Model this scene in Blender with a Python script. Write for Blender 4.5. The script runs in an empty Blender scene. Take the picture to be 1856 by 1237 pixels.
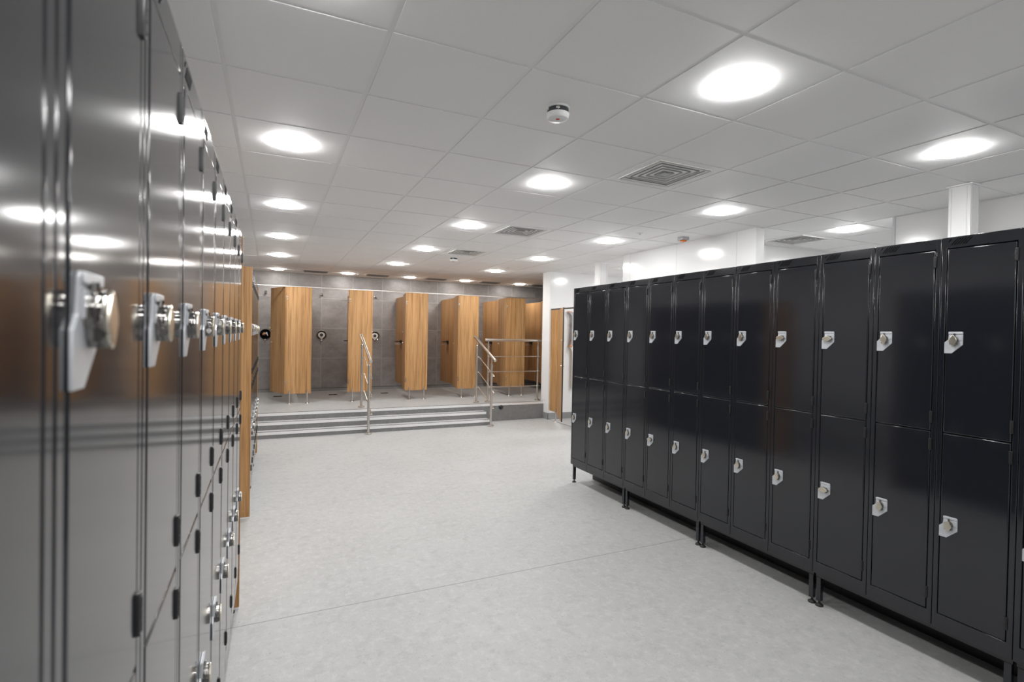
import bpy, bmesh, math, random
from mathutils import Vector, Matrix
random.seed(7)
S = bpy.context.scene
C = S.collection
PI = math.pi

# ------------------------------------------------------------------ node helpers
def new_mat(name):
    m = bpy.data.materials.new(name); m.use_nodes = True
    nt = m.node_tree
    return m, nt, nt.nodes['Principled BSDF']

def N(nt, typ, **kw):
    n = nt.nodes.new(typ)
    for k, v in kw.items(): setattr(n, k, v)
    return n

def L(nt, a, b): nt.links.new(a, b)

def simple(name, col, rough=.5, metal=0., spec=.5, noise=0., scale=30., bump=0., coat=0.):
    m, nt, p = new_mat(name)
    p.inputs['Roughness'].default_value = rough
    p.inputs['Metallic'].default_value = metal
    p.inputs['Specular IOR Level'].default_value = spec
    if coat: p.inputs['Coat Weight'].default_value = coat
    tc = N(nt, 'ShaderNodeTexCoord')
    no = N(nt, 'ShaderNodeTexNoise'); no.inputs['Scale'].default_value = scale; no.inputs['Detail'].default_value = 3
    L(nt, tc.outputs['Object'], no.inputs['Vector'])
    r = N(nt, 'ShaderNodeValToRGB')
    r.color_ramp.elements[0].position = .3; r.color_ramp.elements[1].position = .7
    a = [c * (1 - noise) for c in col]; b = [min(1, c * (1 + noise)) for c in col]
    r.color_ramp.elements[0].color = (*a, 1); r.color_ramp.elements[1].color = (*b, 1)
    L(nt, no.outputs['Fac'], r.inputs['Fac']); L(nt, r.outputs['Color'], p.inputs['Base Color'])
    if bump:
        bn = N(nt, 'ShaderNodeBump'); bn.inputs['Strength'].default_value = 1; bn.inputs['Distance'].default_value = bump
        L(nt, no.outputs['Fac'], bn.inputs['Height']); L(nt, bn.outputs['Normal'], p.inputs['Normal'])
    return m

def mix(nt, fac, a, b, blend='MIX'):
    n = N(nt, 'ShaderNodeMix', data_type='RGBA', blend_type=blend)
    for sock, v in ((n.inputs[0], fac), (n.inputs[6], a), (n.inputs[7], b)):
        if hasattr(v, 'links'): L(nt, v, sock)
        elif isinstance(v, (int, float)): sock.default_value = v
        else: sock.default_value = (*v, 1)
    return n.outputs[2]

def math_n(nt, op, a, b=None):
    n = N(nt, 'ShaderNodeMath', operation=op)
    for i, v in enumerate((a, b)):
        if v is None: continue
        if hasattr(v, 'links'): L(nt, v, n.inputs[i])
        else: n.inputs[i].default_value = v
    return n.outputs[0]

def ramp(nt, fac, p0, c0, p1, c1):
    r = N(nt, 'ShaderNodeValToRGB')
    r.color_ramp.elements[0].position = p0; r.color_ramp.elements[1].position = p1
    r.color_ramp.elements[0].color = (*c0, 1) if not isinstance(c0, (int, float)) else (c0, c0, c0, 1)
    r.color_ramp.elements[1].color = (*c1, 1) if not isinstance(c1, (int, float)) else (c1, c1, c1, 1)
    L(nt, fac, r.inputs['Fac']); return r.outputs['Color']

def noise_n(nt, vec, scale, detail=3, rough=.5, sc=(1, 1, 1)):
    mp = N(nt, 'ShaderNodeMapping'); mp.inputs['Scale'].default_value = sc
    L(nt, vec, mp.inputs['Vector'])
    no = N(nt, 'ShaderNodeTexNoise'); no.inputs['Scale'].default_value = scale
    no.inputs['Detail'].default_value = detail; no.inputs['Roughness'].default_value = rough
    L(nt, mp.outputs['Vector'], no.inputs['Vector'])
    return no.outputs['Fac']

def mat_floor(name, base, dark, light, seams=()):
    m, nt, p = new_mat(name)
    tc = N(nt, 'ShaderNodeTexCoord'); v = tc.outputs['Object']
    big = noise_n(nt, v, 1.3, 4, .6)
    mid = noise_n(nt, v, 11, 6, .72)
    lit = noise_n(nt, v, 23, 5, .7, (1.1, .9, 1))
    fl = noise_n(nt, v, 62, 5, .72, (1, .8, 1))
    fl2 = noise_n(nt, v, 140, 3, .65)
    c = mix(nt, ramp(nt, big, .3, 0., .7, 1.), [x * .95 for x in base], [min(1, x * 1.05) for x in base])
    c = mix(nt, math_n(nt, 'MULTIPLY', ramp(nt, mid, .50, 0., .66, 1.), .26), c, dark)
    c = mix(nt, math_n(nt, 'MULTIPLY', ramp(nt, lit, .50, 0., .64, 1.), .45), c, light)
    c = mix(nt, math_n(nt, 'MULTIPLY', ramp(nt, fl, .59, 0., .67, 1.), .55), c, dark)
    c = mix(nt, math_n(nt, 'MULTIPLY', ramp(nt, fl2, .55, 0., .68, 1.), .30), c, light)
    if seams:
        sx = N(nt, 'ShaderNodeSeparateXYZ'); L(nt, v, sx.inputs[0])
        for axis, at, wid, st in seams:
            d = math_n(nt, 'ABSOLUTE', math_n(nt, 'SUBTRACT', sx.outputs[axis], at))
            f = math_n(nt, 'MULTIPLY', math_n(nt, 'LESS_THAN', d, wid), st)
            c = mix(nt, f, c, [x * .35 for x in base])
    L(nt, c, p.inputs['Base Color'])
    p.inputs['Roughness'].default_value = .48; p.inputs['Specular IOR Level'].default_value = .35
    bn = N(nt, 'ShaderNodeBump'); bn.inputs['Distance'].default_value = .0006
    L(nt, fl, bn.inputs['Height']); L(nt, bn.outputs['Normal'], p.inputs['Normal'])
    return m

def mat_paint(name, col, rough):
    m, nt, p = new_mat(name)
    tc = N(nt, 'ShaderNodeTexCoord'); oi = N(nt, 'ShaderNodeObjectInfo')
    ad = N(nt, 'ShaderNodeVectorMath', operation='ADD'); L(nt, tc.outputs['Object'], ad.inputs[0])
    cb = N(nt, 'ShaderNodeCombineXYZ'); L(nt, math_n(nt, 'MULTIPLY', oi.outputs['Random'], 37.), cb.inputs[1]); L(nt, cb.outputs[0], ad.inputs[1])
    w = noise_n(nt, ad.outputs[0], 4.5, 1, .3, (1, 1, .8))
    p.inputs['Base Color'].default_value = (*col, 1)
    fine = noise_n(nt, ad.outputs[0], 60, 3)
    L(nt, mix(nt, fine, [c * .97 for c in col], [c * 1.03 for c in col]), p.inputs['Base Color'])
    p.inputs['Roughness'].default_value = rough
    p.inputs['Specular IOR Level'].default_value = .72
    bn = N(nt, 'ShaderNodeBump'); bn.inputs['Distance'].default_value = .0008; bn.inputs['Strength'].default_value = .4
    L(nt, w, bn.inputs['Height']); L(nt, bn.outputs['Normal'], p.inputs['Normal'])
    return m

def mat_wood(name, light, mid, dark):
    m, nt, p = new_mat(name)
    tc = N(nt, 'ShaderNodeTexCoord'); oi = N(nt, 'ShaderNodeObjectInfo')
    ad = N(nt, 'ShaderNodeVectorMath', operation='ADD'); L(nt, tc.outputs['Object'], ad.inputs[0])
    cb = N(nt, 'ShaderNodeCombineXYZ'); rr = math_n(nt, 'MULTIPLY', oi.outputs['Random'], 53.)
    for i in range(3): L(nt, rr, cb.inputs[i])
    L(nt, cb.outputs[0], ad.inputs[1]); v = ad.outputs[0]
    a = noise_n(nt, v, 9, 4, .6, (1, 1, .035))
    b = noise_n(nt, v, 38, 4, .65, (1, 1, .03))
    d = noise_n(nt, v, 90, 3, .6, (1, 1, .02))
    c = mix(nt, ramp(nt, a, .35, 0., .68, 1.), mid, light)
    c = mix(nt, math_n(nt, 'MULTIPLY', ramp(nt, b, .47, 0., .70, 1.), .78), c, dark)
    c = mix(nt, math_n(nt, 'MULTIPLY', ramp(nt, d, .50, 0., .68, 1.), .45), c, dark)
    L(nt, c, p.inputs['Base Color'])
    p.inputs['Roughness'].default_value = .42; p.inputs['Specular IOR Level'].default_value = .35
    return m

def mat_tiles(name, col, x0, z0, t):
    m, nt, p = new_mat(name)
    tc = N(nt, 'ShaderNodeTexCoord'); v = tc.outputs['Object']
    sx = N(nt, 'ShaderNodeSeparateXYZ'); L(nt, v, sx.inputs[0])
    def cell(o, off):
        q = math_n(nt, 'DIVIDE', math_n(nt, 'SUBTRACT', o, off), t)
        f = math_n(nt, 'FRACT', q); fl = math_n(nt, 'FLOOR', q)
        d = math_n(nt, 'ABSOLUTE', math_n(nt, 'SUBTRACT', f, .5))
        return fl, math_n(nt, 'GREATER_THAN', d, .5 - .0045 / t)
    fx, gx = cell(sx.outputs[0], x0); fz, gz = cell(sx.outputs[2], z0)
    cb = N(nt, 'ShaderNodeCombineXYZ'); L(nt, fx, cb.inputs[0]); L(nt, fz, cb.inputs[1])
    wn = N(nt, 'ShaderNodeTexWhiteNoise'); L(nt, cb.outputs[0], wn.inputs['Vector'])
    ad = N(nt, 'ShaderNodeVectorMath', operation='MULTIPLY_ADD'); L(nt, wn.outputs['Color'], ad.inputs[0])
    ad.inputs[1].default_value = (9, 9, 9); L(nt, v, ad.inputs[2])
    st = noise_n(nt, ad.outputs[0], 3.2, 6, .65, (1, 1, 1.6))
    st2 = noise_n(nt, ad.outputs[0], 26, 4, .6)
    c = mix(nt, ramp(nt, st, .32, 0., .70, 1.), [x * .78 for x in col], [x * 1.22 for x in col])
    c = mix(nt, math_n(nt, 'MULTIPLY', ramp(nt, st2, .45, 0., .75, 1.), .25), c, [x * 1.5 for x in col])
    g = math_n(nt, 'MAXIMUM', gx, gz)
    c = mix(nt, g, c, (.42, .41, .40))
    L(nt, c, p.inputs['Base Color'])
    L(nt, math_n(nt, 'ADD', math_n(nt, 'MULTIPLY', g, .35), .38), p.inputs['Roughness'])
    bn = N(nt, 'ShaderNodeBump'); bn.inputs['Distance'].default_value = .0015; bn.inputs['Strength'].default_value = .6
    L(nt, math_n(nt, 'SUBTRACT', math_n(nt, 'MULTIPLY', st, .4), g), bn.inputs['Height']); L(nt, bn.outputs['Normal'], p.inputs['Normal'])
    return m

def mat_emit(name, col, strength):
    m, nt, p = new_mat(name)
    p.inputs['Base Color'].default_value = (.9, .9, .9, 1)
    p.inputs['Emission Color'].default_value = (*col, 1)
    p.inputs['Emission Strength'].default_value = strength
    return m

LAMP = 95.
M = dict(
    floor=mat_floor('grey_fleck_vinyl', (.40, .40, .397), (.21, .21, .21), (.50, .50, .497), seams=((1, 2.93, .003, .75), (1, 4.75, .002, .30))),
    cubfloor=mat_floor('pale_fleck_vinyl', (.47, .47, .47), (.36, .36, .36), (.56, .56, .56)),
    cove=mat_floor('grey_vinyl_upstand', (.27, .27, .272), (.18, .18, .18), (.34, .34, .34)),
    riser=mat_floor('grey_vinyl_riser', (.19, .19, .19), (.10, .10, .10), (.26, .26, .26)),
    ceil=simple('white_mineral_tile', (.93, .93, .93), .62, spec=.4, noise=.02, scale=260, bump=.0003),
    grid=simple('white_ceiling_bar', (.90, .90, .90), .5, noise=.01),
    white=simple('white_gloss_cladding', (.80, .80, .80), .16, spec=.5, noise=.008, scale=3),
    whitematt=simple('white_satin_paint', (.88, .88, .88), .4, noise=.01, scale=5),
    joint=simple('pale_grey_joint', (.62, .62, .64), .4, noise=.02),
    paint=mat_paint('charcoal_locker_paint', (.0100, .0112, .0150), .105),
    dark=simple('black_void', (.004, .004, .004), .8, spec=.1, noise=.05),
    black=simple('black_plastic', (.012, .012, .013), .38, noise=.1, scale=80),
    rubber=simple('black_rubber', (.01, .01, .01), .6, noise=.1),
    wood=mat_wood('oak_laminate', (.54, .315, .138), (.43, .23, .09), (.185, .082, .028)),
    steel=simple('brushed_steel', (.60, .565, .52), .27, metal=1, noise=.05, scale=50),
    chrome=simple('polished_chrome', (.62, .61, .59), .12, metal=1, noise=.02),
    darkchrome=simple('dark_chrome', (.24, .23, .22), .14, metal=1, noise=.03),
    nickel=simple('satin_nickel', (.72, .67, .57), .28, metal=1, noise=.04),
    zinc=simple('silver_plate', (.55, .57, .60), .38, metal=.35, noise=.04, scale=60),
    alu=simple('aluminium_nosing', (.80, .80, .80), .33, metal=.25, noise=.03, scale=40),
    grip=simple('dark_grip_strip', (.05, .05, .05), .7, noise=.2, scale=90),
    tiles=mat_tiles('grey_stone_tiles', (.275, .262, .258), .905, .359, .600),
    lamp=mat_emit('lit_diffuser', (1., .995, .985), LAMP),
    stall_lamp=mat_emit('lit_shower_diffuser', (1., .965, .92), LAMP * .58),
    vent=simple('white_vent_metal', (.80, .79, .77), .45, noise=.03),
    blade=simple('grey_vent_blade', (.46, .46, .45), .5, noise=.03),
    shell=simple('white_plastic_shell', (.75, .75, .74), .35, noise=.02),
    smoke=simple('smoky_plastic', (.05, .055, .06), .25, noise=.1),
    red=simple('red_lens', (.45, .03, .02), .25, noise=.1),
    orange=simple('orange_lens', (.85, .20, .01), .25, noise=.1),
    greyplastic=simple('grey_plastic', (.38, .38, .40), .4, noise=.05),
    copper=simple('copper_fitting', (.60, .30, .16), .3, metal=1, noise=.15, scale=60),
    tape=simple('yellow_tape', (.62, .54, .22), .5, noise=.1),
    pinkish=simple('dusty_pink_plastic', (.62, .40, .33), .4, noise=.08),
)

# ------------------------------------------------------------------ mesh helpers
def B(): return bmesh.new()

def box(bm, x0, x1, y0, y1, z0, z1, bev=0., seg=1):
    r = bmesh.ops.create_cube(bm, size=1.)
    vs = r['verts']
    for v in vs:
        v.co = Vector(((x0 + x1) / 2 + v.co.x * (x1 - x0), (y0 + y1) / 2 + v.co.y * (y1 - y0), (z0 + z1) / 2 + v.co.z * (z1 - z0)))
    if bev:
        es = list({e for v in vs for e in v.link_edges})
        bmesh.ops.bevel(bm, geom=es, offset=bev, segments=seg, affect='EDGES', profile=.5)

def cyl(bm, p0, p1, r0, r1=None, seg=20):
    p0, p1 = Vector(p0), Vector(p1); d = p1 - p0
    if r1 is None: r1 = r0
    q = Vector((0, 0, 1)).rotation_difference(d.normalized()).to_matrix().to_4x4()
    bmesh.ops.create_cone(bm, cap_ends=True, segments=seg, radius1=r0, radius2=r1, depth=d.length,
                          matrix=Matrix.Translation((p0 + p1) / 2) @ q)

def ball(bm, p, r, seg=20, sc=(1, 1, 1)):
    bmesh.ops.create_uvsphere(bm, u_segments=seg, v_segments=max(6, seg // 2), radius=r,
                              matrix=Matrix.Translation(p) @ Matrix.Diagonal((*sc, 1)))

def lathe(bm, prof, seg=32, mat=None):
    """prof: list of (radius, z); spun about z"""
    rings = []
    for r, z in prof:
        if r < 1e-6:
            rings.append([bm.verts.new((0, 0, z))])
        else:
            rings.append([bm.verts.new((r * math.cos(2 * PI * k / seg), r * math.sin(2 * PI * k / seg), z)) for k in range(seg)])
    for a, b in zip(rings, rings[1:]):
        if len(a) == 1 and len(b) == 1: continue
        if len(a) == 1:
            for k in range(seg): bm.faces.new((a[0], b[(k + 1) % seg], b[k]))
        elif len(b) == 1:
            for k in range(seg): bm.faces.new((a[k], a[(k + 1) % seg], b[0]))
        else:
            for k in range(seg): bm.faces.new((a[k], a[(k + 1) % seg], b[(k + 1) % seg], b[k]))
    if mat is not None:
        for ring in rings:
            for v in ring: v.co = mat @ v.co

def prism(bm, pts, axis, a0, a1, bev=0.):
    """pts 2-D outline, extruded along axis 0/1/2 from a0 to a1"""
    def P(u, v, a):
        return {0: (a, u, v), 1: (u, a, v), 2: (u, v, a)}[axis]
    lo = [bm.verts.new(P(u, v, a0)) for u, v in pts]; hi = [bm.verts.new(P(u, v, a1)) for u, v in pts]
    n = len(pts)
    fs = [bm.faces.new(lo[::-1]), bm.faces.new(hi)]
    for k in range(n): fs.append(bm.faces.new((lo[k], lo[(k + 1) % n], hi[(k + 1) % n], hi[k])))
    if bev:
        es = list({e for v in lo + hi for e in v.link_edges})
        bmesh.ops.bevel(bm, geom=es, offset=bev, segments=2, affect='EDGES', profile=.5)

def mesh(name, bm, mat, smooth=True, ang=20, flat=None):
    bmesh.ops.recalc_face_normals(bm, faces=bm.faces)
    me = bpy.data.meshes.new(name); bm.to_mesh(me); bm.free()
    me.materials.append(mat)
    if smooth:
        me.set_sharp_from_angle(angle=math.radians(ang if flat is None else 60))
        me.polygons.foreach_set('use_smooth', [flat is None or p.area < flat for p in me.polygons])
    return me

def place(name, me, parent=None, loc=(0, 0, 0), rot=(0, 0, 0), **props):
    o = bpy.data.objects.new(name, me); C.objects.link(o)
    o.location = loc; o.rotation_euler = rot
    if parent: o.parent = parent
    for k, v in props.items(): o[k] = v
    return o

def obj(name, bm, mat, parent=None, loc=(0, 0, 0), rot=(0, 0, 0), **props):
    return place(name, mesh(name, bm, mat), parent, loc, rot, **props)

def thing(name, label, cat, loc=(0, 0, 0), rz=0., group=None):
    o = bpy.data.objects.new(name, None); C.objects.link(o)
    o.empty_display_size = .1; o.location = loc; o.rotation_euler = (0, 0, rz)
    o['label'] = label; o['category'] = cat
    if group: o['group'] = group
    return o

def struct(name, bm, mat): return obj(name, bm, mat, kind='structure')

# ------------------------------------------------------------------ the room
ZC = 2.63                                    # ceiling face
GX, GY, DX, DY = .3906, 2.5201, .5854, .5694 # ceiling grid
X0, X1, Y0, YW = -2.35, 8.0, -3.9, 11.0
ZP = .30                                     # shower platform

bm = B(); box(bm, X0, X1, Y0, YW + .1, -.10, 0.); struct('floor', bm, M['floor'])
bm = B(); box(bm, X0, X1, YW, YW + .12, -.1, 2.75); struct('wall_back', bm, M['tiles'])
bm = B(); box(bm, X0 - .12, X0, Y0, YW + .12, -.1, 2.75); struct('wall_left', bm, M['whitematt'])
bm = B(); box(bm, X1, X1 + .12, Y0, YW + .12, -.1, 2.75); struct('wall_right', bm, M['whitematt'])
bm = B(); box(bm, X0 - .12, X1 + .12, Y0 - .12, Y0, -.1, 2.75); struct('wall_front', bm, M['whitematt'])

# ceiling: bars plane above, a tegular tile in every cell
bm = B(); box(bm, X0, X1, Y0, YW, ZC + .004, ZC + .03); struct('ceiling_bars', bm, M['grid'])
def cell_x(i): return GX + DX * i
def cell_y(j): return GY + DY * j
VENTS = [(3, 0), (3, 4), (3, 7), (8, 2)]
bm = B()
i0 = math.floor((X0 - GX) / DX); i1 = math.ceil((X1 - GX) / DX)
j0 = math.floor((Y0 - GY) / DY); j1 = math.ceil((YW - GY) / DY)
for i in range(i0, i1):
    for j in range(j0, j1):
        if (i, j) in VENTS: continue
        a, b = max(cell_x(i) + .0105, X0), min(cell_x(i + 1) - .0105, X1)
        c, d = max(cell_y(j) + .0105, Y0), min(cell_y(j + 1) - .0105, YW)
        if b - a < .01 or d - c < .01: continue
        box(bm, a, b, c, d, ZC, ZC + .004)
struct('ceiling', bm, M['ceil'])

# platform and steps
XP = 4.47
SX = 3.29
YN1, YN2, YN3 = 7.86, 8.03, 8.20
bm = B()
box(bm, X0, XP + 3.4, YN3 + .004, YW, 0, ZP)
struct('floor_platform', bm, M['floor'])
bm = B()
box(bm, X0, XP, YN3, YN3 + .004, 0, ZP - .002)
box(bm, X0, SX, YN2, YN3, 0, .193)
box(bm, X0, SX, YN1, YN2, 0, .088)
struct('trim_1', bm, M['riser'])
bm = B()
box(bm, X0, SX - .001, YN1 + .03, YN2, .088, .091); box(bm, X0, SX - .001, YN2 + .03, YN3, .193, .196)
struct('trim_5', bm, M['cubfloor'])
bm = B(); box(bm, X0, 7.9, YW - .012, YW, ZP, .352); struct('baseboard_back', bm, M['cove'])
bm = B(); box(bm, X0, 7.9, YW - .009, YW, .352, .361); struct('trim_6', bm, M['grip'])
def nosing(y, z, xe, label):
    t = thing('step_nosing', label, 'step nosing', ((X0 + xe) / 2, y, z))
    hl = (xe - X0) / 2
    bm = B()
    prism(bm, [(-.006, -.036), (.0, -.036), (.0, 0), (.048, 0), (.048, .004), (-.006, .004)], 0, -hl, hl)
    obj('edge_profile', bm, M['alu'], t)
    bm = B(); box(bm, -hl, hl, -.001, .036, .004, .0055); obj('grip_strip', bm, M['grip'], t)
nosing(YN1, .088, SX, 'metal edge strip along the lowest step up to the showers')
nosing(YN2, .193, SX - .005, 'metal edge strip along the middle step up to the showers')
nosing(YN3, ZP, XP, 'long metal edge strip along the top of the shower platform')

# white walls to the right
WT = 2.64
bm = B(); box(bm, XP, X1, 8.03, 8.30, 0, WT, .004); struct('wall_white_end', bm, M['white'])
bm = B(); box(bm, XP - .006, X1, 8.022, 8.032, 0, .115); box(bm, XP - .008, XP + .002, 8.022, YN3, 0, .115)
struct('baseboard_right', bm, M['cove'])
bm = B(); box(bm, 4.42, 4.54, 3.70, 5.88, 0, WT, .004); struct('wall_white_partition', bm, M['white'])
bm = B(); box(bm, 5.107, 5.23, -2.6, 2.806, 0, WT, .004); struct('wall_white_rear', bm, M['white'])
bm = B(); box(bm, 4.54, X1, 4.34, 4.46, 0, WT); struct('wall_white_cross', bm, M['white'])
# joints in the cladding
bm = B()
for y in (5.72, 4.83, 3.94): box(bm, 4.4185, 4.421, y - .003, y + .003, .1, ZC)
struct('trim_2', bm, M['joint'])
bm = B()
for z0, z1, x0, x1, y0, y1 in ((0, ZC, 5.099, 5.109, 2.79, 2.812), (0, ZC, 5.1055, 5.108, 1.55, 1.556)): box(bm, x0, x1, y0, y1, z0, z1)
struct('trim_3', bm, M['joint'])
def column(x0, x1, y0, y1, label):
    t = thing('column', label, 'column', ((x0 + x1) / 2, (y0 + y1) / 2, 0)); t['kind'] = 'structure'
    a, b = (x1 - x0) / 2, (y1 - y0) / 2
    bm = B(); box(bm, -a, a, -b, b, 0, ZC - .001, .006, 2); obj('shaft', bm, M['white'], t)
    bm = B()
    for q in (-1, 1):
        box(bm, -a - .0015, -a, q * (b - .02) - .002, q * (b - .02) + .002, 0, ZC - .02)
        box(bm, q * (a - .02) - .002, q * (a - .02) + .002, -b - .0015, -b, 0, ZC - .02)
    obj('corner_joint', bm, M['joint'], t)
    bm = B(); box(bm, -a - .012, a + .012, -b - .012, b + .012, ZC - .012, ZC - .001, .002); obj('head_trim', bm, M['grid'], t)
column(4.525, 4.668, 6.585, 6.73, 'white boxed column behind the far end of the right-hand lockers')
column(4.42, 4.54, 1.938, 2.07, 'white boxed column behind the near end of the right-hand lockers')
# seam strip where the changing-cubicle floor starts
bm = B(); box(bm, 4.50, X1, -3.0, 8.022, 0, .0025); struct('floor_cubicles', bm, M['cubfloor'])
bm = B(); box(bm, 4.488, 4.502, 5.9, 8.02, 0, .004); struct('trim_4', bm, M['riser'])

# ------------------------------------------------------------------ lamps
def lamp_meshes(r, em):
    bm = B(); lathe(bm, [(r - .002, 0), (r + .004, 0), (r + .003, -.002), (r - .002, -.002), (r - .002, 0)], 40)
    rim = mesh('rim', bm, M['shell'])
    bm = B(); lathe(bm, [(r, 0), (r, -.0065), (r * .97, -.011), (r * .8, -.015), (r * .4, -.018), (0, -.019)], 40)
    return rim, mesh('diffuser', bm, em)
LR = lamp_meshes(.108, M['lamp']); LS = lamp_meshes(.108, M['stall_lamp'])
def lamp(x, y, label, ms=LR, group=None):
    t = thing('ceiling_light', label, 'ceiling light', (x, y, ZC), 0, group)
    place('rim', ms[0], t); place('diffuser', ms[1], t)
ROWN = ['nearest', 'second', 'third', 'fourth', 'fifth']
COLN = ['left', 'middle', 'right']
LAMPG = 'round ceiling lights of the main grid'
for c in range(3):
    for r in range(5):
        x, y = cell_x(-.5 + 3 * c), cell_y(-1.5 + 3 * r)
        if r == 0 and c == 0: lab = 'round ceiling light cut by the top edge, nearest in the left line'
        else: lab = f'round lit ceiling light, {ROWN[r]} in the {COLN[c]} line of the ceiling grid'
        lamp(x, y, lab, group=LAMPG)
lamp(cell_x(8.35), cell_y(1.4), 'round ceiling light seen over the lockers in the gap between white walls', group=LAMPG)
for x, y in ((5.4, 5.1), (5.4, 6.8), (6.9, 5.9), (6.9, 3.3)):
    lamp(x, y, 'added round fill light out of sight behind the white walls', group='added round fill lights hidden behind the white walls')  # unseen lamps added to light the space behind the walls
for x in (cell_x(-.5), cell_x(2.5), cell_x(5.5)):
    for r in ((-1, -3) if x < 3 else (-3,)):
        lamp(x, cell_y(-1.5 + 3 * r), 'added round fill light behind the camera, outside the picture', group='added round fill lights behind the camera')  # unseen lamps added to light the room from behind the camera
for (x, lab) in ((.088, 'leftmost of the five round lights above the showers'), (1.33, 'second round light from the left above the showers'),
                 (2.54, 'middle one of the five round lights above the showers'), (3.74, 'fourth round light from the left above the showers'),
                 (5.02, 'rightmost of the five round lights above the showers')):
    lamp(x, 10.42, lab, LS, 'round ceiling lights above the shower stalls')

# ------------------------------------------------------------------ air vents
def vent(x, y, hx, hy, label, group):
    t = thing('air_vent', label, 'air vent', (x, y, ZC), 0, group)
    h = min(hx, hy) - .058
    bm = B()
    z0, z1 = 0, .006
    box(bm, -hx, hx, h, hy, z0, z1); box(bm, -hx, hx, -hy, -h, z0, z1)
    box(bm, -hx, -h, -h, h, z0, z1); box(bm, h, hx, -h, h, z0, z1)
    obj('plate', bm, M['ceil'], t)
    def frust(bm, a, za, b, zb, th=.0022):
        q = []
        for s, z in ((a, za), (b, zb), (b - th * 1.4, zb), (a - th * 1.4, za)):
            q.append([bm.verts.new((sx * s, sy * s, z)) for sx, sy in ((-1, -1), (1, -1), (1, 1), (-1, 1))])
        for k in range(4):
            for i in range(4):
                A, Bq = q[k], q[(k + 1) % 4]
                bm.faces.new((A[i], A[(i + 1) % 4], Bq[(i + 1) % 4], Bq[i]))
    bm = B()
    frust(bm, h, -.006, h - .004, -.0005, .014); box(bm, -h, h, h - .006, h + .003, -.006, .0); box(bm, -h, h, -h - .003, -h + .006, -.006, .0)
    box(bm, -h - .003, -h + .006, -h, h, -.006, .0); box(bm, h - .006, h + .003, -h, h, -.006, .0)
    frust(bm, h - .006, -.002, h - .012, .040)
    obj('frame', bm, M['vent'], t)
    n = 4
    for k in range(n):
        s = (h - .050) * (1 - k / (n + .3))
        bm = B(); frust(bm, s, -.003, s - .042, .040)
        obj('louver', bm, M['blade'], t)
    bm = B(); s = .030; box(bm, -s, s, -s, s, -.002, .001); obj('core', bm, M['blade'], t)
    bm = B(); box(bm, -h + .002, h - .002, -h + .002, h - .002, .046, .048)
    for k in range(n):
        s = (h - .050) * (1 - k / (n + .3)); frust(bm, s - .0045, .0005, s - .045, .0395, .001)  # black liners on the louver backs: shade of the gaps put into colour
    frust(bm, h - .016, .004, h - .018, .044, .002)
    obj('backing_with_shade', bm, M['dark'], t)
HX, HY = DX / 2 - .0105, DY / 2 - .0105
VL = ['largest square air vent with nested louvers, between two lights at the front', 'second square air vent down the middle of the room, beyond the large one',
      'third square air vent, beside the small far smoke detector', 'square air vent seen through the gap between the white walls']
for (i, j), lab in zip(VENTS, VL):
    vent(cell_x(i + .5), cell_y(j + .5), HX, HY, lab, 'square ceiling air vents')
SHOWER_VENTS = [(.75, 'leftmost shower air vent, right of the first shower light'), (1.90, 'second shower air vent from the left, before the middle shower light'), (3.09, 'middle shower air vent, above the third oak screen'),
               (4.30, 'fourth shower air vent from the left, left of the last shower light'), (5.50, 'rightmost shower air vent, cut by the white wall')]

# ------------------------------------------------------------------ ceiling devices
def detector(x, y, r, label, rz=0.):
    t = thing('smoke_detector', label, 'smoke detector', (x, y, ZC), rz, 'ceiling smoke detectors')
    bm = B(); lathe(bm, [(0, 0), (r * 1.02, 0), (r * 1.04, -.006), (r * .98, -.009), (0, -.009)], 36); obj('mounting_base', bm, M['shell'], t)
    bm = B(); lathe(bm, [(0, -.009), (r * .93, -.009), (r * .96, -.032), (0, -.032)], 36); obj('sensor_chamber', bm, M['smoke'], t)
    bm = B(); lathe(bm, [(0, -.032), (r * 1.02, -.032), (r * 1.0, -.040), (r * .88, -.056), (r * .55, -.064), (0, -.066)], 36)
    sh = obj('cover', bm, M['shell'], t)
    bm = B(); ball(bm, (0, -r * .42, -.0655), .008, sc=(1.3, .7, .5)); obj('indicator', bm, M['red'], sh)
    bm = B(); ball(bm, (0, -r * .97, -.020), .010, sc=(1, .6, .9)); obj('strobe_lens', bm, M['chrome'], t)
    bm = B(); box(bm, -r * .99, -r * .80, -r * .55, -r * .35, -.022, -.006, .002); obj('clip', bm, M['shell'], t)
detector(cell_x(1.5), cell_y(-.5) , .056, 'white round smoke detector with dark band and red light, close to the viewer', -.5)
detector(cell_x(3.5), cell_y(8.45), .056, 'small far smoke detector below the third air vent', -.5)
t = thing('alarm_sounder', 'small grey ceiling box with orange lens near top of white wall', 'alarm', (cell_x(6.48), cell_y(3.42), ZC))
bm = B(); box(bm, -.044, .044, -.044, .044, -.034, 0, .004, 2); obj('housing', bm, M['greyplastic'], t)
bm = B(); box(bm, -.027, .027, -.027, .027, -.050, -.034, .006, 3); obj('lens', bm, M['orange'], t)
def sprinkler(i, j, label):
    t = thing('sprinkler_head', label, 'sprinkler', (cell_x(i), cell_y(j), ZC), 0, 'tiny ceiling sprinkler heads')
    bm = B(); lathe(bm, [(0, 0), (.032, 0), (.030, -.004), (0, -.005)], 24); obj('escutcheon', bm, M['shell'], t)
    bm = B(); cyl(bm, (0, 0, -.005), (0, 0, -.018), .007, seg=20); cyl(bm, (0, 0, -.018), (0, 0, -.020), .014, seg=20); obj('deflector', bm, M['vent'], t)
sprinkler(5.5, 3.5, 'tiny sprinkler head in ceiling above the right-hand lockers')
sprinkler(5.5, 9.5, 'tiny sprinkler head in ceiling near the showers')

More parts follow.
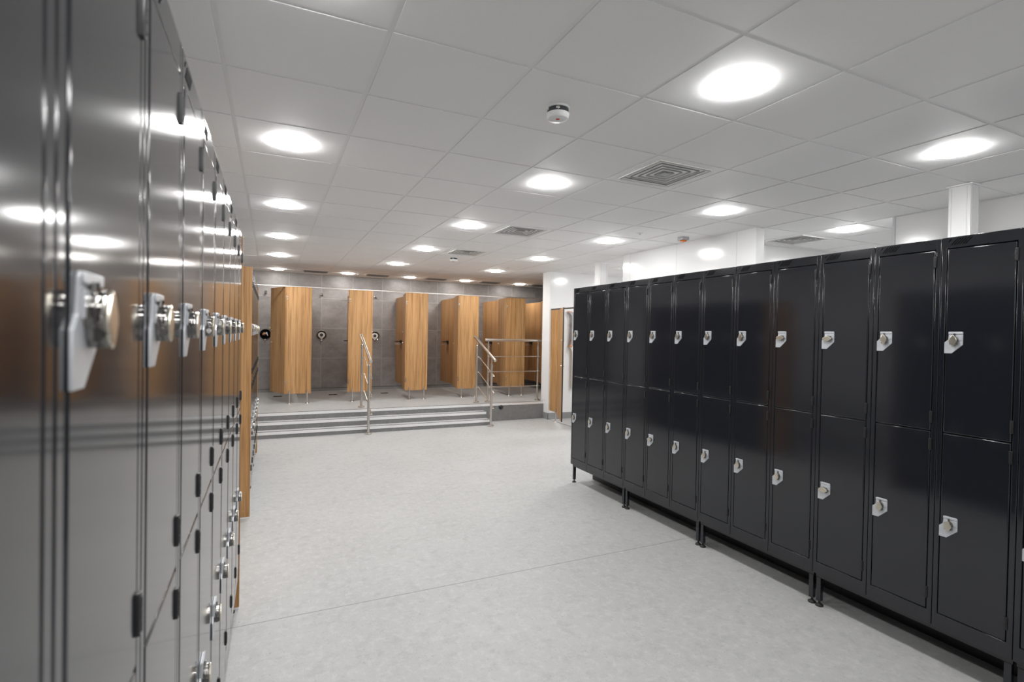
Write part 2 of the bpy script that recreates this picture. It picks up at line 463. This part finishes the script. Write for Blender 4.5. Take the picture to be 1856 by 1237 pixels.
# ------------------------------------------------------------------ lockers
PW = .291                                     # pitch
LZ0, LZ1 = .19, 1.987
TOP, DTOP = 1.987, 1.935
DZ0, DZM, DZ1 = .258, 1.093, 1.935            # door bottom / seam / top
ST = .0215                                    # stile width incl. gap
DEP = .50

def door_mesh(z0, z1):
    bm = B(); box(bm, -.019, .0008, 0, PW - 2 * ST - .006, 0, z1 - z0, .0042, 3)
    return mesh('door', bm, M['paint'], flat=.02)
UP_H = DZ1 - DZM - .003; LO_H = DZM - DZ0 - .003
DOOR_UP = door_mesh(0, UP_H); DOOR_LO = door_mesh(0, LO_H); DOOR_UT = door_mesh(0, UP_H + .012)
# lock plate: outline in door coordinates (y to the right of someone facing the door)
PP = [(-.003, 0), (.026, 0), (.067, .040), (.067, .094), (.063, .098), (.017, .098), (.013, .094), (.013, .062), (-.003, .049)]
bm = B(); prism(bm, PP, 0, .001, .0045, .0012)
box(bm, .0045, .0075, .013, .067, .087, .0975, .0014, 2)
box(bm, .0045, .0065, .016, .064, .058, .083, .0008)
PLATE = mesh('lock_plate', bm, M['zinc'])
DIA = [(0, -.0255), (.006, -.021), (.0150, -.004), (.0150, .004), (.006, .021), (0, .0255), (-.006, .021), (-.0150, .004), (-.0150, -.004), (-.006, -.021)]
bm = B()
prism(bm, [(y * .98, z * .98) for y, z in DIA], 0, .004, .0182, .0012)
for x in (.006, .0102, .0144): cyl(bm, (x - .0015, 0, .004), (x + .0015, 0, .004), .0158, seg=22)
cyl(bm, (.012, -.0135, -.013), (.012, .0135, -.013), .0058, seg=20)
cyl(bm, (.0075, 0, .012), (.008, 0, .032), .0042, seg=20)
BARREL = mesh('latch_barrel', bm, M['darkchrome'])
bm = B(); prism(bm, DIA, 0, .0182, .0222, .0014)
CAP = mesh('latch_cap', bm, M['nickel'])
bm = B(); box(bm, -.004, .0036, -.0062, .0062, 0, .0535, .0018, 2)
for zz in (.012, .0265, .041): cyl(bm, (-.0006, 0, zz - .0065), (-.0006, 0, zz + .0065), .0058, seg=20)
HINGE = mesh('hinge', bm, M['black'])
VH = .0
def vent_slots(bm):
    if 1:
        for k in range(7):
            y = .024 + k * .0105
            lo, hi = 1.950, 1.979
            if k == 0: lo = 1.966
            dy = (hi - lo) * .85
            base = y if k else y
            prism(bm, [(base, lo), (base + .0042, lo), (base + .0042 + dy, hi), (base + dy, hi)], 0, -.004, .0008)
CARC = {}
def carcass(n, up=0.):
    if (n, up) in CARC: return CARC[(n, up)]
    bm = B(); W = n * PW; LZ1 = TOP + up * 1.5; DZ1 = DTOP + up
    box(bm, -DEP, -.024, .001, W - .001, LZ0, LZ1)
    for i in range(n):
        y0, y1 = i * PW + .001, (i + 1) * PW - .001
        box(bm, -.0245, 0, y0, y0 + ST - .001, LZ0, LZ1, .003, 3)
        box(bm, -.0245, 0, y1 - ST + .001, y1, LZ0, LZ1, .003, 3)
        box(bm, -.0245, -.0004, y0 + .002, y1 - .002, DZ1 + .0025, LZ1, .002, 3)
        box(bm, -.0245, -.0004, y0 + .002, y1 - .002, LZ0, DZ0 - .0025, .002, 3)
        box(bm, -.0245, -.012, y0 + .01, y1 - .01, DZM - .008, DZM + .008)
    c = mesh('carcass', bm, M['paint'], flat=.0075)
    bm = B(); vent_slots(bm); v = mesh('vent_slots', bm, M['dark'])
    bm = B()
    for x in (-.035, -DEP + .02):
        box(bm, x - .012, x + .012, .006, W - .006, LZ0 - .026, LZ0, .001)
    f = mesh('stand_rail', bm, M['paint'])
    bm = B(); box(bm, -.290, -.274, .001, W - .001, 0, LZ0 - .002); kp = mesh('kick_plate', bm, M['black'])
    CARC[(n, up)] = (c, v, f, kp); return CARC[(n, up)]
bm = B(); box(bm, -.0125, .0125, -.0125, .0125, .030, LZ0 - .026, .001); LEG = mesh('leg', bm, M['paint'])
bm = B(); cyl(bm, (0, 0, .007), (0, 0, .050), .006, seg=20); lathe(bm, [(0, 0), (.021, 0), (.021, .006), (.010, .014), (0, .014)], 20); FOOT = mesh('foot', bm, M['rubber'])

def locker(label, x, y, facing, n, turned=(), group=None, up=0.):
    """facing +1: front looks to +x, local y runs +y; -1: front looks to -x"""
    t = thing('locker_unit', label, 'locker', (x, y, 0), 0 if facing > 0 else PI, group)
    c, v, f, kp = carcass(n, up)
    place('carcass', c, t); place('stand_rail', f, t); place('kick_plate', kp, t)
    for i in range(n): place('vent_slots', v, t, (0, i * PW, up * 1.3))
    for yy in (.022, n * PW - .022):
        for xx in (-.035, -DEP + .02):
            lg = place('leg', LEG, t, (xx, yy, 0)); place('foot', FOOT, lg)
    for i in range(n):
        for tier in (0, 1):
            z = DZ0 + .0005 if tier == 0 else DZM + .0015
            d = place('door', DOOR_LO if tier == 0 else (DOOR_UT if up else DOOR_UP), t, (0, i * PW + ST + .003, z))
            lz = (.618 if tier == 0 else 1.458) - z
            place('lock_plate', PLATE, d, (0, .001, lz))
            an = PI / 2 if (i, tier) in turned else random.uniform(-.12, .12)
            place('latch_barrel', BARREL, d, (0, .037, lz + .058), (an, 0, 0))
            place('latch_cap', CAP, d, (0, .037, lz + .058), (an, 0, 0))
            h = UP_H if tier else LO_H
            w = PW - 2 * ST - .006
            for hz in ((.037, h - .081 + up * .6) if tier else (.050, h - .086)):
                place('hinge', HINGE, d, (.0015, w + .001, hz))

XR, XL = 2.80, -.1465
GR = 'right-hand row of charcoal lockers'; GLn = 'near left-hand row of lockers'; GLf = 'far left-hand row of lockers'
YR = 4.532
RL = ['charcoal locker unit at the far end of the right-hand row, nearest the showers',
      'charcoal locker unit, second from the far end of the right-hand row',
      'charcoal locker unit, third from the far end of the right-hand row',
      'nearest charcoal locker unit seen whole in the right-hand row',
      'charcoal locker unit cut off by the right edge of the picture']
# for facing -1, local y = -(world y - origin): origin at the far end
TURN = {0: (), 1: ((1, 0),), 2: ((2, 1),), 3: ((0, 1), (0, 0)), 4: ()}
for k in range(5):
    locker(RL[k], XR, YR - 3 * PW * k, -1, 3, TURN[k], GR)
YE1 = 3.113
LLn = ['glossy locker unit filling the left edge of the picture, out of focus', 'glossy locker unit with large blurred lock plate, second from the left edge',
       'glossy locker unit, third from the left edge of the picture', 'glossy locker unit at the far end of the near left row']
for k in range(4):
    locker(LLn[3 - k], XL, YE1 - 3 * PW * (k + 1), 1, 3, (), GLn, .012)
YB = 4.62
locker('locker unit right behind the tall oak end panel, start of the far left row', XL, YB, 1, 3, (), GLf, .012)
locker('locker unit in the middle of the far left row', XL, YB + 3 * PW, 1, 3, (), GLf, .012)
locker('narrow locker unit at the steps end of the far left row', XL, YB + 6 * PW, 1, 2, (), GLf, .012)
def end_panel(y, th, label, z1=2.006):
    t = thing('locker_end_panel', label, 'end panel', (XL - .25, y, 0), 0, 'oak panels closing the locker rows')
    bm = B(); box(bm, -.27, .254, 0, th, .012, z1, .001); obj('board', bm, M['wood'], t)
    bm = B(); box(bm, -.27, .252, .002, th - .002, 0, .012); obj('bottom_strip', bm, M['alu'], t)
end_panel(YE1 + .001, .018, 'oak end panel of the near left lockers, seen as a sliver near the floor')
end_panel(YB - .021, .018, 'tall oak end panel standing upright between the two left-hand locker rows')
end_panel(YB + 8 * PW + .002, .018, 'oak end panel at the steps end of the far left lockers, almost hidden')

# ------------------------------------------------------------------ shower screens
YP = 9.20
PZ0, PZ1 = .462, 2.220
def screen(k, label, ang, deep=1., door=True):
    """k-th pilaster; origin at pilaster centre on the platform"""
    xc = .4135 + .9905 * k
    t = thing('shower_screen', label, 'shower screen', (xc, YP, ZP), 0, 'oak shower screens along the tiled wall')
    b0, b1 = PZ0 - ZP, PZ1 - ZP
    bm = B(); box(bm, -.194, .194, 0, .018, b0, b1, .0012); pl = obj('pilaster', bm, M['wood'], t)
    bm = B()
    for z in (b1 - .16, b1 - .20, b0 + .17, b0 + .21):
        cyl(bm, (-.178, -.0025, z), (-.178, .001, z), .0055, seg=20)
    obj('screws', bm, M['chrome'], pl)
    for sx in (-.135, .135):
        bm = B(); cyl(bm, (sx, -.008, .004), (sx, -.008, b0 + .055), .0125, seg=20)
        lathe(bm, [(0, 0), (.034, 0), (.032, .006), (.015, .014), (.0125, .03)], 22, Matrix.Translation((sx, -.008, 0)))
        obj('leg', bm, M['steel'], t)
    bm = B(); box(bm, .0, .018, .019, YW - YP - .014, b0 - .004, b1 + .004, .0012); pa = obj('partition', bm, M['wood'], t)
    bm = B(); box(bm, -.12, 0, 1.22, 1.36, 1.012, 1.030, .004, 2); box(bm, -.012, 0, 1.22, 1.36, .98, 1.05, .003); obj('soap_shelf', bm, M['black'], pa)
    bm = B(); box(bm, -.115, -.012, 1.24, 1.34, .960, .972, .004, 2); cyl(bm, (-.02, 1.29, .97), (-.02, 1.29, 1.015), .006, seg=20); obj('soap_dish', bm, M['zinc'], pa)
    if door:
        # hinged at the pilaster's left edge, opened inwards by ang from +y (towards -x)
        W = .575
        bm = B(); box(bm, -.018, 0, 0, W, b0, b1, .0012)
        dr = obj('door', bm, M['wood'], t, (-.196, .004, 0), (0, 0, ang))
        bm = B(); cyl(bm, (-.030, W - .055, 1.00), (.012, W - .055, 1.00), .016, seg=20); cyl(bm, (-.026, W - .055, 1.21), (.0, W - .055, 1.21), .011, seg=20)
        obj('latch_knob', bm, M['nickel'], dr)
        bm = B()
        for z in (b0 + .19, b1 - .18): cyl(bm, (-.006, -.004, z - .035), (-.006, -.004, z + .035), .007, seg=20)
        obj('hinge', bm, M['chrome'], dr)
    return t
SL = ['oak shower screen furthest left, its dark door swung half open', 'oak shower screen behind the left stair railing, second from the left',
      'third oak shower screen from the left, between the two stair railings', 'fourth oak shower screen, left of the right-hand stair railing',
      'fifth oak shower screen, behind the horizontal platform railing', 'oak shower screen partly hidden by the white wall, furthest right']
ANG = [math.radians(a) for a in (22, -13, -8, -10, -7, -7)]
for k in range(6): screen(k, SL[k], ANG[k])
t = thing('headrail', 'slim metal rail running along the tops of the oak shower screens', 'rail', (2.3, YP + .004, PZ1))
bm = B(); prism(bm, [(-.011, 0), (.023, 0), (.023, .012), (.017, .018), (-.005, .018), (-.011, .012)], 0, -4.5, 3.6); obj('rail_profile', bm, M['steel'], t)

# ------------------------------------------------------------------ shower fittings
def valve(x, z, label, kind):
    t = thing('shower_valve', label, 'shower valve', (x, YW, z), 0, 'round shower valves on the tiled wall')
    rot = Matrix.Rotation(PI / 2, 4, 'X')     # z axis -> -y
    bm = B(); lathe(bm, [(.082, 0), (.098, 0), (.098, .010), (.090, .016), (.082, .010), (.082, 0)], 36, rot); obj('ring', bm, M['chrome' if kind else 'dark'], t)
    bm = B(); lathe(bm, [(0, .001), (.084, .001), (.084, .004), (0, .004)], 36, rot); obj('recess', bm, M['dark'], t)
    if kind:
        bm = B(); prism(bm, [(.068 * math.cos(a), .058 * math.sin(a)) for a in [math.radians(d) for d in range(-40, 221, 13)]] + [(-.02, -.072), (0, -.085), (.02, -.072)], 1, -.018, -.004, .003)
        obj('faceplate', bm, M['shell'], t)
        bm = B(); lathe(bm, [(.012, .018), (.030, .018), (.030, .024), (.012, .024), (.012, .018)], 24, rot); lathe(bm, [(0, .018), (.010, .018), (.010, .05), (0, .052)], 20, rot)
        obj('spindle', bm, M['black'], t)
    else:
        bm = B(); ball(bm, (-.022, -.022, .004), .030, sc=(1.1, .6, .9)); cyl(bm, (-.05, -.02, -.012), (.03, -.02, .01), .011, seg=20); obj('copper_body', bm, M['copper'], t)
        bm = B(); ball(bm, (.020, -.024, .014), .020, sc=(1, .7, 1)); cyl(bm, (.02, -.02, .01), (.045, -.03, -.03), .009, seg=20); obj('white_connector', bm, M['shell'], t)
    bm = B(); box(bm, -.016, .016, -.03, 0, -.118, -.092, .005, 2); obj('lower_outlet', bm, M['chrome'], t)
    if not kind:
        bm = B(); prism(bm, [(.06, .10), (.075, .10), (.105, .152), (.19, .196), (.186, .212), (.092, .168)], 1, -.012, -.006); obj('tape_tail', bm, M['tape'], t)
VX = (-.105, .909, 1.957)
valve(VX[0], 1.423, 'shower valve without cover showing copper parts, beside the left lockers', 0)
valve(VX[1], 1.422, 'round shower valve with white faceplate, between the first two oak screens', 1)
valve(VX[2], 1.421, 'round shower valve half hidden by the second oak screen', 1)
for x, lab in zip(VX, ('small shower head high on the tiles above the uncovered valve', 'small shower head above the white-plated valve', 'small shower head beside the top of the second oak screen')):
    t = thing('wall_shower', lab, 'shower head', (x, YW + .003, 2.235), 0, 'small wall shower heads')
    bm = B(); lathe(bm, [(0, 0), (.024, 0), (.024, .008), (.012, .014), (0, .014)], 22, Matrix.Rotation(PI / 2, 4, 'X')); obj('wall_flange', bm, M['chrome'], t)
    bm = B(); cyl(bm, (0, -.012, 0), (0, -.045, -.008), .012, seg=20); cyl(bm, (0, -.036, -.002), (0, -.062, -.030), .014, .022, seg=20); obj('nozzle', bm, M['steel'], t)
for x, lab in ((.115, 'small floor drain in the leftmost shower stall'), (1.065, 'small floor drain in the second shower stall'), (2.03, 'small floor drain in the third shower stall')):
    t = thing('floor_drain', lab, 'drain', (x, 10.25, ZP), 0, 'floor drains in the shower stalls')
    bm = B(); box(bm, -.075, .075, -.075, .075, 0, .003, .001); obj('frame', bm, M['steel'], t)
    bm = B()
    for k in range(6): box(bm, -.06, .06, -.058 + k * .021, -.047 + k * .021, .003, .0036)
    obj('grate_slots', bm, M['dark'], t)
for x, lab in SHOWER_VENTS:
    t = thing('shower_vent', lab, 'air vent', (x, 10.42, ZC), 0, 'air vents above the shower stalls')
    bm = B(); box(bm, -.24, .24, -.135, .135, -.006, 0, .002); obj('frame', bm, M['vent'], t)
    bm = B()
    for k in range(5):
        y = -.10 + k * .05
        prism(bm, [(y + .010, -.0062), (y + .026, -.0062), (y + .026, -.007), (y + .010, -.007)], 0, -.20, .20)
    obj('slots', bm, M['dark'], t)
    bm = B()
    for k in range(5):
        y = -.10 + k * .05
        prism(bm, [(y + .026, -.006), (y + .030, -.006), (y + .016, -.018), (y + .013, -.018)], 0, -.21, .21)
    obj('blade', bm, M['blade'], t)

# ------------------------------------------------------------------ railings
def tube_path(bm, pts, r, seg=20):
    for a, b in zip(pts, pts[1:]): cyl(bm, a, b, r, seg=seg)
    for p in pts[1:-1]: ball(bm, p, r, 20)
def post(t, x, y, z0, z1, zr):
    bm = B(); cyl(bm, (x, y, z0 + .018), (x, y, z1), .0195, seg=20)
    lathe(bm, [(0, z1), (.0225, z1), (.0225, z1 + .012), (.010, z1 + .022), (0, z1 + .022)], 20, Matrix.Translation((x, y, 0)))
    cyl(bm, (x, y, z1 + .01), (x, y, zr), .009, seg=20)
    p = obj('post', bm, M['steel'], t)
    bm = B(); lathe(bm, [(0, z0), (.050, z0), (.050, z0 + .018), (.044, z0 + .022), (.022, z0 + .024), (0, z0 + .024)], 24, Matrix.Translation((x, y, 0)))
    obj('base_flange', bm, M['steel'], p)
def stair_railing(x, label):
    yl, yu = 7.745, 8.42
    t = thing('stair_railing', label, 'railing', (x, yl, 0), 0, 'steel handrails on the shower steps')
    def hr(y): return 1.118 + (y - 7.70) * .40
    post(t, 0, 0, 0, 1.00, hr(yl) - .015); post(t, 0, yu - yl, ZP, 1.285, hr(yu) - .015)
    bm = B(); cyl(bm, (0, 7.60 - yl, hr(7.60)), (0, 8.53 - yl, hr(8.53)), .0235, seg=22)
    obj('handrail', bm, M['steel'], t)
    for zu, zl in ((1.098, .815), (.833, .545), (.570, .290)):
        bm = B()
        a, b = (.036, yu - yl - .02, zu), (.042, -.02, zl)
        tube_path(bm, [(0, yu - yl, zu), a, b, (0.008, -.005, zl)], .0075, 12)
        obj('mid_rail', bm, M['steel'], t)
stair_railing(1.305, 'brushed steel stair railing on the left, in front of the second oak screen')
stair_railing(3.253, 'brushed steel stair railing on the right, at the end of the steps')
t = thing('platform_railing', 'horizontal brushed steel railing along the shower platform edge', 'railing', (3.46, 8.40, ZP))
post(t, 0, 0, 0, .985, 1.09); post(t, .985, 0, 0, .985, 1.09)
bm = B(); cyl(bm, (-.06, 0, 1.098), (1.045, 0, 1.098), .0235, seg=22); ball(bm, (-.06, 0, 1.098), .0235, 20, (.3, 1, 1)); ball(bm, (1.045, 0, 1.098), .0235, 20, (.3, 1, 1)); obj('handrail', bm, M['steel'], t)
for z in (.808, .540, .270):
    bm = B(); cyl(bm, (-.02, -.03, z), (1.02, -.03, z), .0075, seg=20)
    for xx in (0, .985): cyl(bm, (xx, 0, z), (xx, -.034, z), .010, seg=20)
    obj('mid_rail', bm, M['steel'], t)
t = thing('pipe_cap', 'small black round cap on the grey platform front', 'pipe cap', (3.63, YN3, .235))
bm = B(); lathe(bm, [(0, 0), (.038, 0), (.036, .012), (.022, .030), (0, .032)], 24, Matrix.Rotation(PI / 2, 4, 'X')); obj('cap', bm, M['black'], t)
bm = B(); box(bm, .01, .05, -.020, 0, .002, .012, .003); obj('lever', bm, M['black'], t)

# ------------------------------------------------------------------ changing cubicle by the white wall
t = thing('changing_cubicle', 'oak cubicle front with open door by the white wall', 'cubicle', (4.50, 8.02, 0))
c0, c1 = .165, 1.945
bm = B(); box(bm, -.009, .009, -.26, -.003, c0, c1, .001); obj('pilaster', bm, M['wood'], t)
bm = B(); cyl(bm, (-.014, -.235, .004), (-.014, -.235, c0 + .06), .0125, seg=20); lathe(bm, [(0, 0), (.032, 0), (.030, .006), (.0125, .016)], 20, Matrix.Translation((-.014, -.235, 0))); obj('leg', bm, M['steel'], t)
bm = B(); box(bm, -.009, .009, -.80, 0, c0 - .03, c1, .001)
dr = obj('door', bm, M['wood'], t, (0, -.27, 0), (0, 0, math.radians(-25)))
bm = B(); box(bm, -.010, .010, -.804, -.7995, c0 - .03, c1); obj('edge_band', bm, M['black'], dr)
bm = B()
for z in (1.02, 1.42): cyl(bm, (-.03, -.75, z), (.03, -.75, z), .014, seg=20)
obj('latch_knob', bm, M['nickel'], dr)
bm = B(); box(bm, -.012, .012, -3.2, -.003, c1 + .002, c1 + .026, .004); obj('headrail', bm, M['smoke'], t)
t = thing('hair_dryer', 'curved hair dryer with pink ends on the white wall, half hidden by lockers', 'hair dryer', (4.86, 8.031, 1.30))
prof = [(-.045, .62), (-.035, .635), (.02, .62), (.09, .62), (.09, .02), (-.005, -.005), (-.01, .015), (.012, .05), (.026, .11), (.026, .50), (.018, .56)]
bm = B(); prism(bm, prof, 1, -.09, 0, .004); obj('housing', bm, M['greyplastic'], t)
bm = B(); box(bm, -.05, .02, -.10, -.03, .612, .642, .008, 2); obj('nozzle', bm, M['pinkish'], t)
bm = B(); box(bm, -.012, .03, -.10, -.03, -.012, .035, .008, 2); cyl(bm, (.02, -.06, .03), (.03, -.06, .12), .014, seg=20); obj('handset', bm, M['copper'], t)
prof = [(-.0, -.01), (.03, -.03), (.05, -.08), (.055, -.14), (.055, -.75), (.11, -.75), (.11, -.01)]
bm = B(); prism(bm, prof, 1, -.07, 0, .004); obj('lower_panel', bm, M['shell'], t)

# ------------------------------------------------------------------ camera
cam = bpy.data.cameras.new('camera'); co = bpy.data.objects.new('camera', cam); C.objects.link(co)
F, VP, ROLL = 936., (492. - 928., -(598. - 618.5)), .018
Yv = Vector((VP[0], VP[1], -F)).normalized()
hd = Vector((1, -ROLL, 0)); Zv = hd.cross(Yv).normalized()
if Zv.y < 0: Zv = -Zv
Xv = Yv.cross(Zv)
mw = Matrix((Xv, Yv, Zv)).to_4x4()
mw.translation = (0, 0, 1.51)
co.matrix_world = mw
cam.sensor_fit = 'HORIZONTAL'; cam.sensor_width = 36.; cam.lens = F / 1856. * 36.
cam.clip_start = .02; cam.clip_end = 60
cam.dof.use_dof = True; cam.dof.focus_distance = 4.5; cam.dof.aperture_fstop = 4.0
S.camera = co

# ------------------------------------------------------------------ world and view
w = bpy.data.worlds.new('world'); S.world = w; w.use_nodes = True
w.node_tree.nodes['Background'].inputs[0].default_value = (.8, .85, .9, 1)
w.node_tree.nodes['Background'].inputs[1].default_value = .1
S.view_settings.view_transform = 'Standard'; S.view_settings.look = 'None'
S.view_settings.gamma = 1.; S.view_settings.use_curve_mapping = False
S.view_settings.exposure = .6
